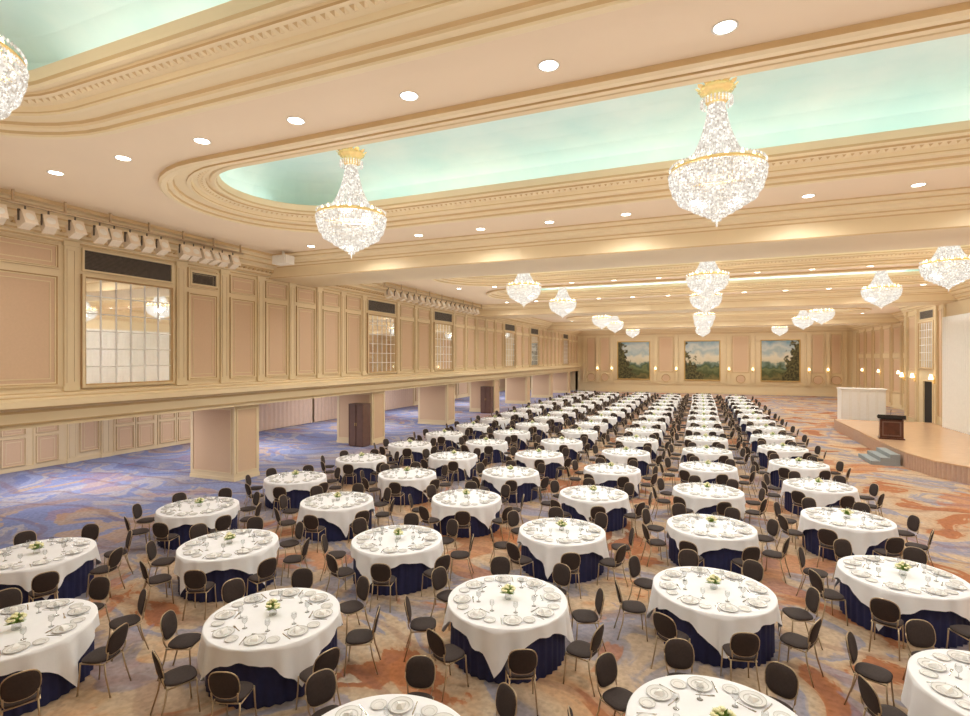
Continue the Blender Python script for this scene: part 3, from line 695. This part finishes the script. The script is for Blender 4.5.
plate=MB(); plate.lathe([(.001,.008),(.085,.008),(.09,.012)],28,0); plate.lathe([(.09,.012),(.125,.022),(.128,.020),(.128,.017),(.09,.002),(.001,.002)],28,0)
plate.lathe([(.084,.0095),(.087,.0125),(.091,.0135)],28,1); plate.lathe([(.124,.0225),(.1295,.0235),(.1295,.016)],28,1)
PLM=plate.mesh('dinner_plate',[M_china,M_china2])
sp=MB(); sp.lathe([(.001,.006),(.05,.006),(.08,.015),(.082,.012),(.05,.001),(.001,.001)],20,0); sp.lathe([(.048,.0065),(.052,.0082)],20,1); sp.lathe([(.078,.0145),(.083,.0155),(.083,.011)],20,1); SPM=sp.mesh('side_plate',[M_china,M_china2])
npk=MB(); npk.add([(-.05,-.035,0),(.05,-.035,0),(.035,.05,0),(-.035,.05,0),(-.04,-.02,.03),(.04,-.02,.03),(.012,.04,.05),(-.012,.04,.05)],[(0,3,2,1),(4,5,6,7),(0,1,5,4),(1,2,6,5),(2,3,7,6),(3,0,4,7)],0); NPM=npk.mesh('napkin',[M_nap])
gb=MB(); gb.lathe([(.001,.003),(.032,.003),(.03,.006),(.005,.01),(.004,.06),(.02,.075),(.033,.095),(.035,.12),(.03,.15)],14,0); GBM=gb.mesh('goblet',[M_glass])
fk=MB(); fk.box(-.006,.006,-.09,.03,0.001,.004); fk.add([(-.012,.03,.001),(.012,.03,.001),(.012,.1,.003),(-.012,.1,.003)],[(0,1,2,3)]); 
for i in range(3): fk.box(-.012+.009*i,-.008+.009*i,.06,.105,.003,.005)
FKM=fk.mesh('fork',[M_steel])
kn=MB(); kn.box(-.006,.006,-.1,0,.001,.006); kn.add([(-.007,0,.003),(.008,0,.003),(.009,.09,.003),(-.004,.105,.003)],[(0,1,2,3)]); KNM=kn.mesh('knife',[M_steel])
vz=MB(); vz.lathe([(.001,.004),(.05,.004),(.055,.03),(.045,.07),(.05,.09)],16,0); VZ=vz.mesh('vase',[M_glass])
def leaves():
    m=MB(); rd=random.Random(3)
    for i in range(56):
        a=rd.uniform(0,6.28); el=rd.uniform(.1,1.4); L=rd.uniform(.08,.14); w_=.022
        M=Matrix.Translation((0,0,.07))@Matrix.Rotation(a,4,'Z')@Matrix.Rotation(-el,4,'Y')
        m.add([(.01,0,0),(L*.6,-w_,0.005),(L,0,0),(L*.6,w_,.005)],[(0,1,2,3)],0,False,M)
    f=MB()
    for i in range(19):
        a=rd.uniform(0,6.28); r=rd.uniform(0,.10); z=.17-.5*r+rd.uniform(0,.03); M=Matrix.Translation((r*math.cos(a),r*math.sin(a),z))
        f.lathe([(0.001,-.014),(.018,-.008),(.026,.004),(.02,.014),(.009,.012),(.001,.016)],8,0,True,M)
    return m.mesh('leaves',[M_leaf]),f.mesh('flowers',[M_flower])
LV,FL=leaves()

cols=[-11.0,-8.25,-5.42,-2.57,.2,3.0]
T=[]
for ci,u in enumerate(cols):
    v=5.45 if ci%2==0 else 3.92
    while v<55.5:
        du=random.uniform(-.04,.04); dv=random.uniform(-.04,.04)+max(0,-.022*u)
        if v<4.5 : dv*=.3
        p=proj(u,v,.4)
        if p and -110<p[0]<1080 and p[1]<716+130: T.append((p[2],u+du,v+dv))
        v+=3.24
T.sort()
farch=MB(); farpl=MB(); farsp=MB(); fargb=MB(); farnp=MB()
seats=8
chlist=[]; pllist=[]
for ti,(d,u,v) in enumerate(T):
    rz=random.choice((.35,.785,.6,.2))+random.uniform(-.15,.15)
    if ti in (3,4,5,6): rz={3:.95,4:.35,5:.95,6:.9}[ti]
    thing('banquet_table','round banquet table in white cloth over navy skirt','table',(u,v,0),rz,[('tablecloth',CL[ti%4],'white linen tablecloth'),('table_skirt',SK,'navy pleated skirt')],'round banquet tables')
    thing('flower_arrangement','small vase of pale yellow flowers and green leaves','flowers',(u+random.uniform(-.03,.03),v,.741),random.uniform(0,6),[('vase',VZ),('leaves',LV),('flowers',FL)],'table centrepieces')
    off=random.uniform(.25,.5)
    for i in range(seats):
        a=off+2*pi*i/seats
        aj=a+random.uniform(-.04,.04); r=1.19+random.uniform(-.02,.04)
        cu,cv=u+r*math.cos(aj),v+r*math.sin(aj)
        chlist.append((cu,cv,aj+pi/2+random.uniform(-.07,.07)))
        pllist.append((d,ti,u,v,a))
vis=[]
for (cu,cv,rz) in chlist:
    p=proj(cu,cv,.5); inn=p and -25<p[0]<995 and p[1]<760
    if inn: vis.append((p[2],cu,cv,rz))
vis.sort()
CLB='oval-backed dark brown upholstered banquet chair with metal legs'
for i,(d,cu,cv,rz) in enumerate(vis):
    if i<150: thing('banquet_chair',CLB,'chair',(cu,cv,0),rz,CHP,'banquet chairs')
    elif i<300: obj('banquet_chair',CHW,(cu,cv,0),rz,None,CLB,'chair','banquet chairs')
    else: farch.merge(whole,Matrix.Translation((cu,cv,0))@Matrix.Rotation(rz,4,'Z'))
obj('banquet_chairs',farch.mesh('banquet_chairs',[M_choc,M_metal]),label='many more oval-backed dark brown banquet chairs around distant tables',cat='chairs',kind='stuff',group='banquet chairs')
Z=.7405
cnt=0
for (d,ti,u,v,a) in pllist:
    def at(r,da,z=Z): return (u+r*math.cos(a+da),v+r*math.sin(a+da),z)
    P1=at(.66,0); P2=at(.69,.33); P3=at(.43,.16); rz=a+pi/2
    pp=proj(u,v,.76)
    near=cnt<297 and (-90<pp[0]<1060)
    if near:
        cnt+=1
        obj('dinner_plate',PLM,P1,rz,None,'white china dinner plate with grey rim line','plate','dinner plates')
        obj('side_plate',SPM,P2,rz,None,'small white china bread plate','plate','bread plates')
        obj('napkin',NPM,(P1[0],P1[1],Z+.009),rz,None,'white linen napkin folded on a plate','napkin','folded napkins')
        obj('goblet',GBM,P3,0,None,'clear stemmed water goblet beside a plate','glass','water goblets')
        if cnt<=16*8:
            obj('knife',KNM,at(.67,-.225),rz,None,'polished steel table knife beside a plate','knife','table knives')
            obj('fork',FKM,at(.50,.0),rz+pi/2,None,'polished steel dessert fork above a plate','fork','dessert forks')
    else:
        M=Matrix.Translation
        R_=Matrix.Rotation(rz,4,'Z')
        farpl.merge(plate,M(P1)@R_); farsp.merge(sp,M(P2)); farnp.merge(npk,M((P1[0],P1[1],Z+.009))@R_); fargb.merge(gb,M(P3))
obj('dinner_plates',farpl.mesh('dinner_plates',[M_china,M_china2]),label='white dinner plates set on distant tables',cat='plates',kind='stuff')
obj('side_plates',farsp.mesh('side_plates',[M_china,M_china2]),label='white bread plates set on distant tables',cat='plates',kind='stuff')
obj('napkins',farnp.mesh('napkins',[M_nap]),label='folded white napkins on distant tables',cat='napkins',kind='stuff')
obj('goblets',fargb.mesh('goblets',[M_glass]),label='clear goblets on distant tables',cat='glasses',kind='stuff')

# ---------------------------------------------------------------- world, camera
wd=bpy.data.worlds.new('world'); bpy.context.scene.world=wd; wd.use_nodes=True
wd.node_tree.nodes['Background'].inputs[0].default_value=(1,.9,.78,1); wd.node_tree.nodes['Background'].inputs[1].default_value=0.3
cam=bpy.data.cameras.new('camera'); cam.lens=36*F/970; cam.sensor_width=36; cam.clip_end=300
co=bpy.data.objects.new('camera',cam); co.location=(0,0,CH); co.rotation_euler=(pi/2,0,TH); C.objects.link(co)
bpy.context.scene.camera=co
sc=bpy.context.scene
sc.view_settings.view_transform='Standard'; sc.view_settings.look='None'; sc.view_settings.exposure=0.30
print('tables',len(T),'chairs',len(vis))
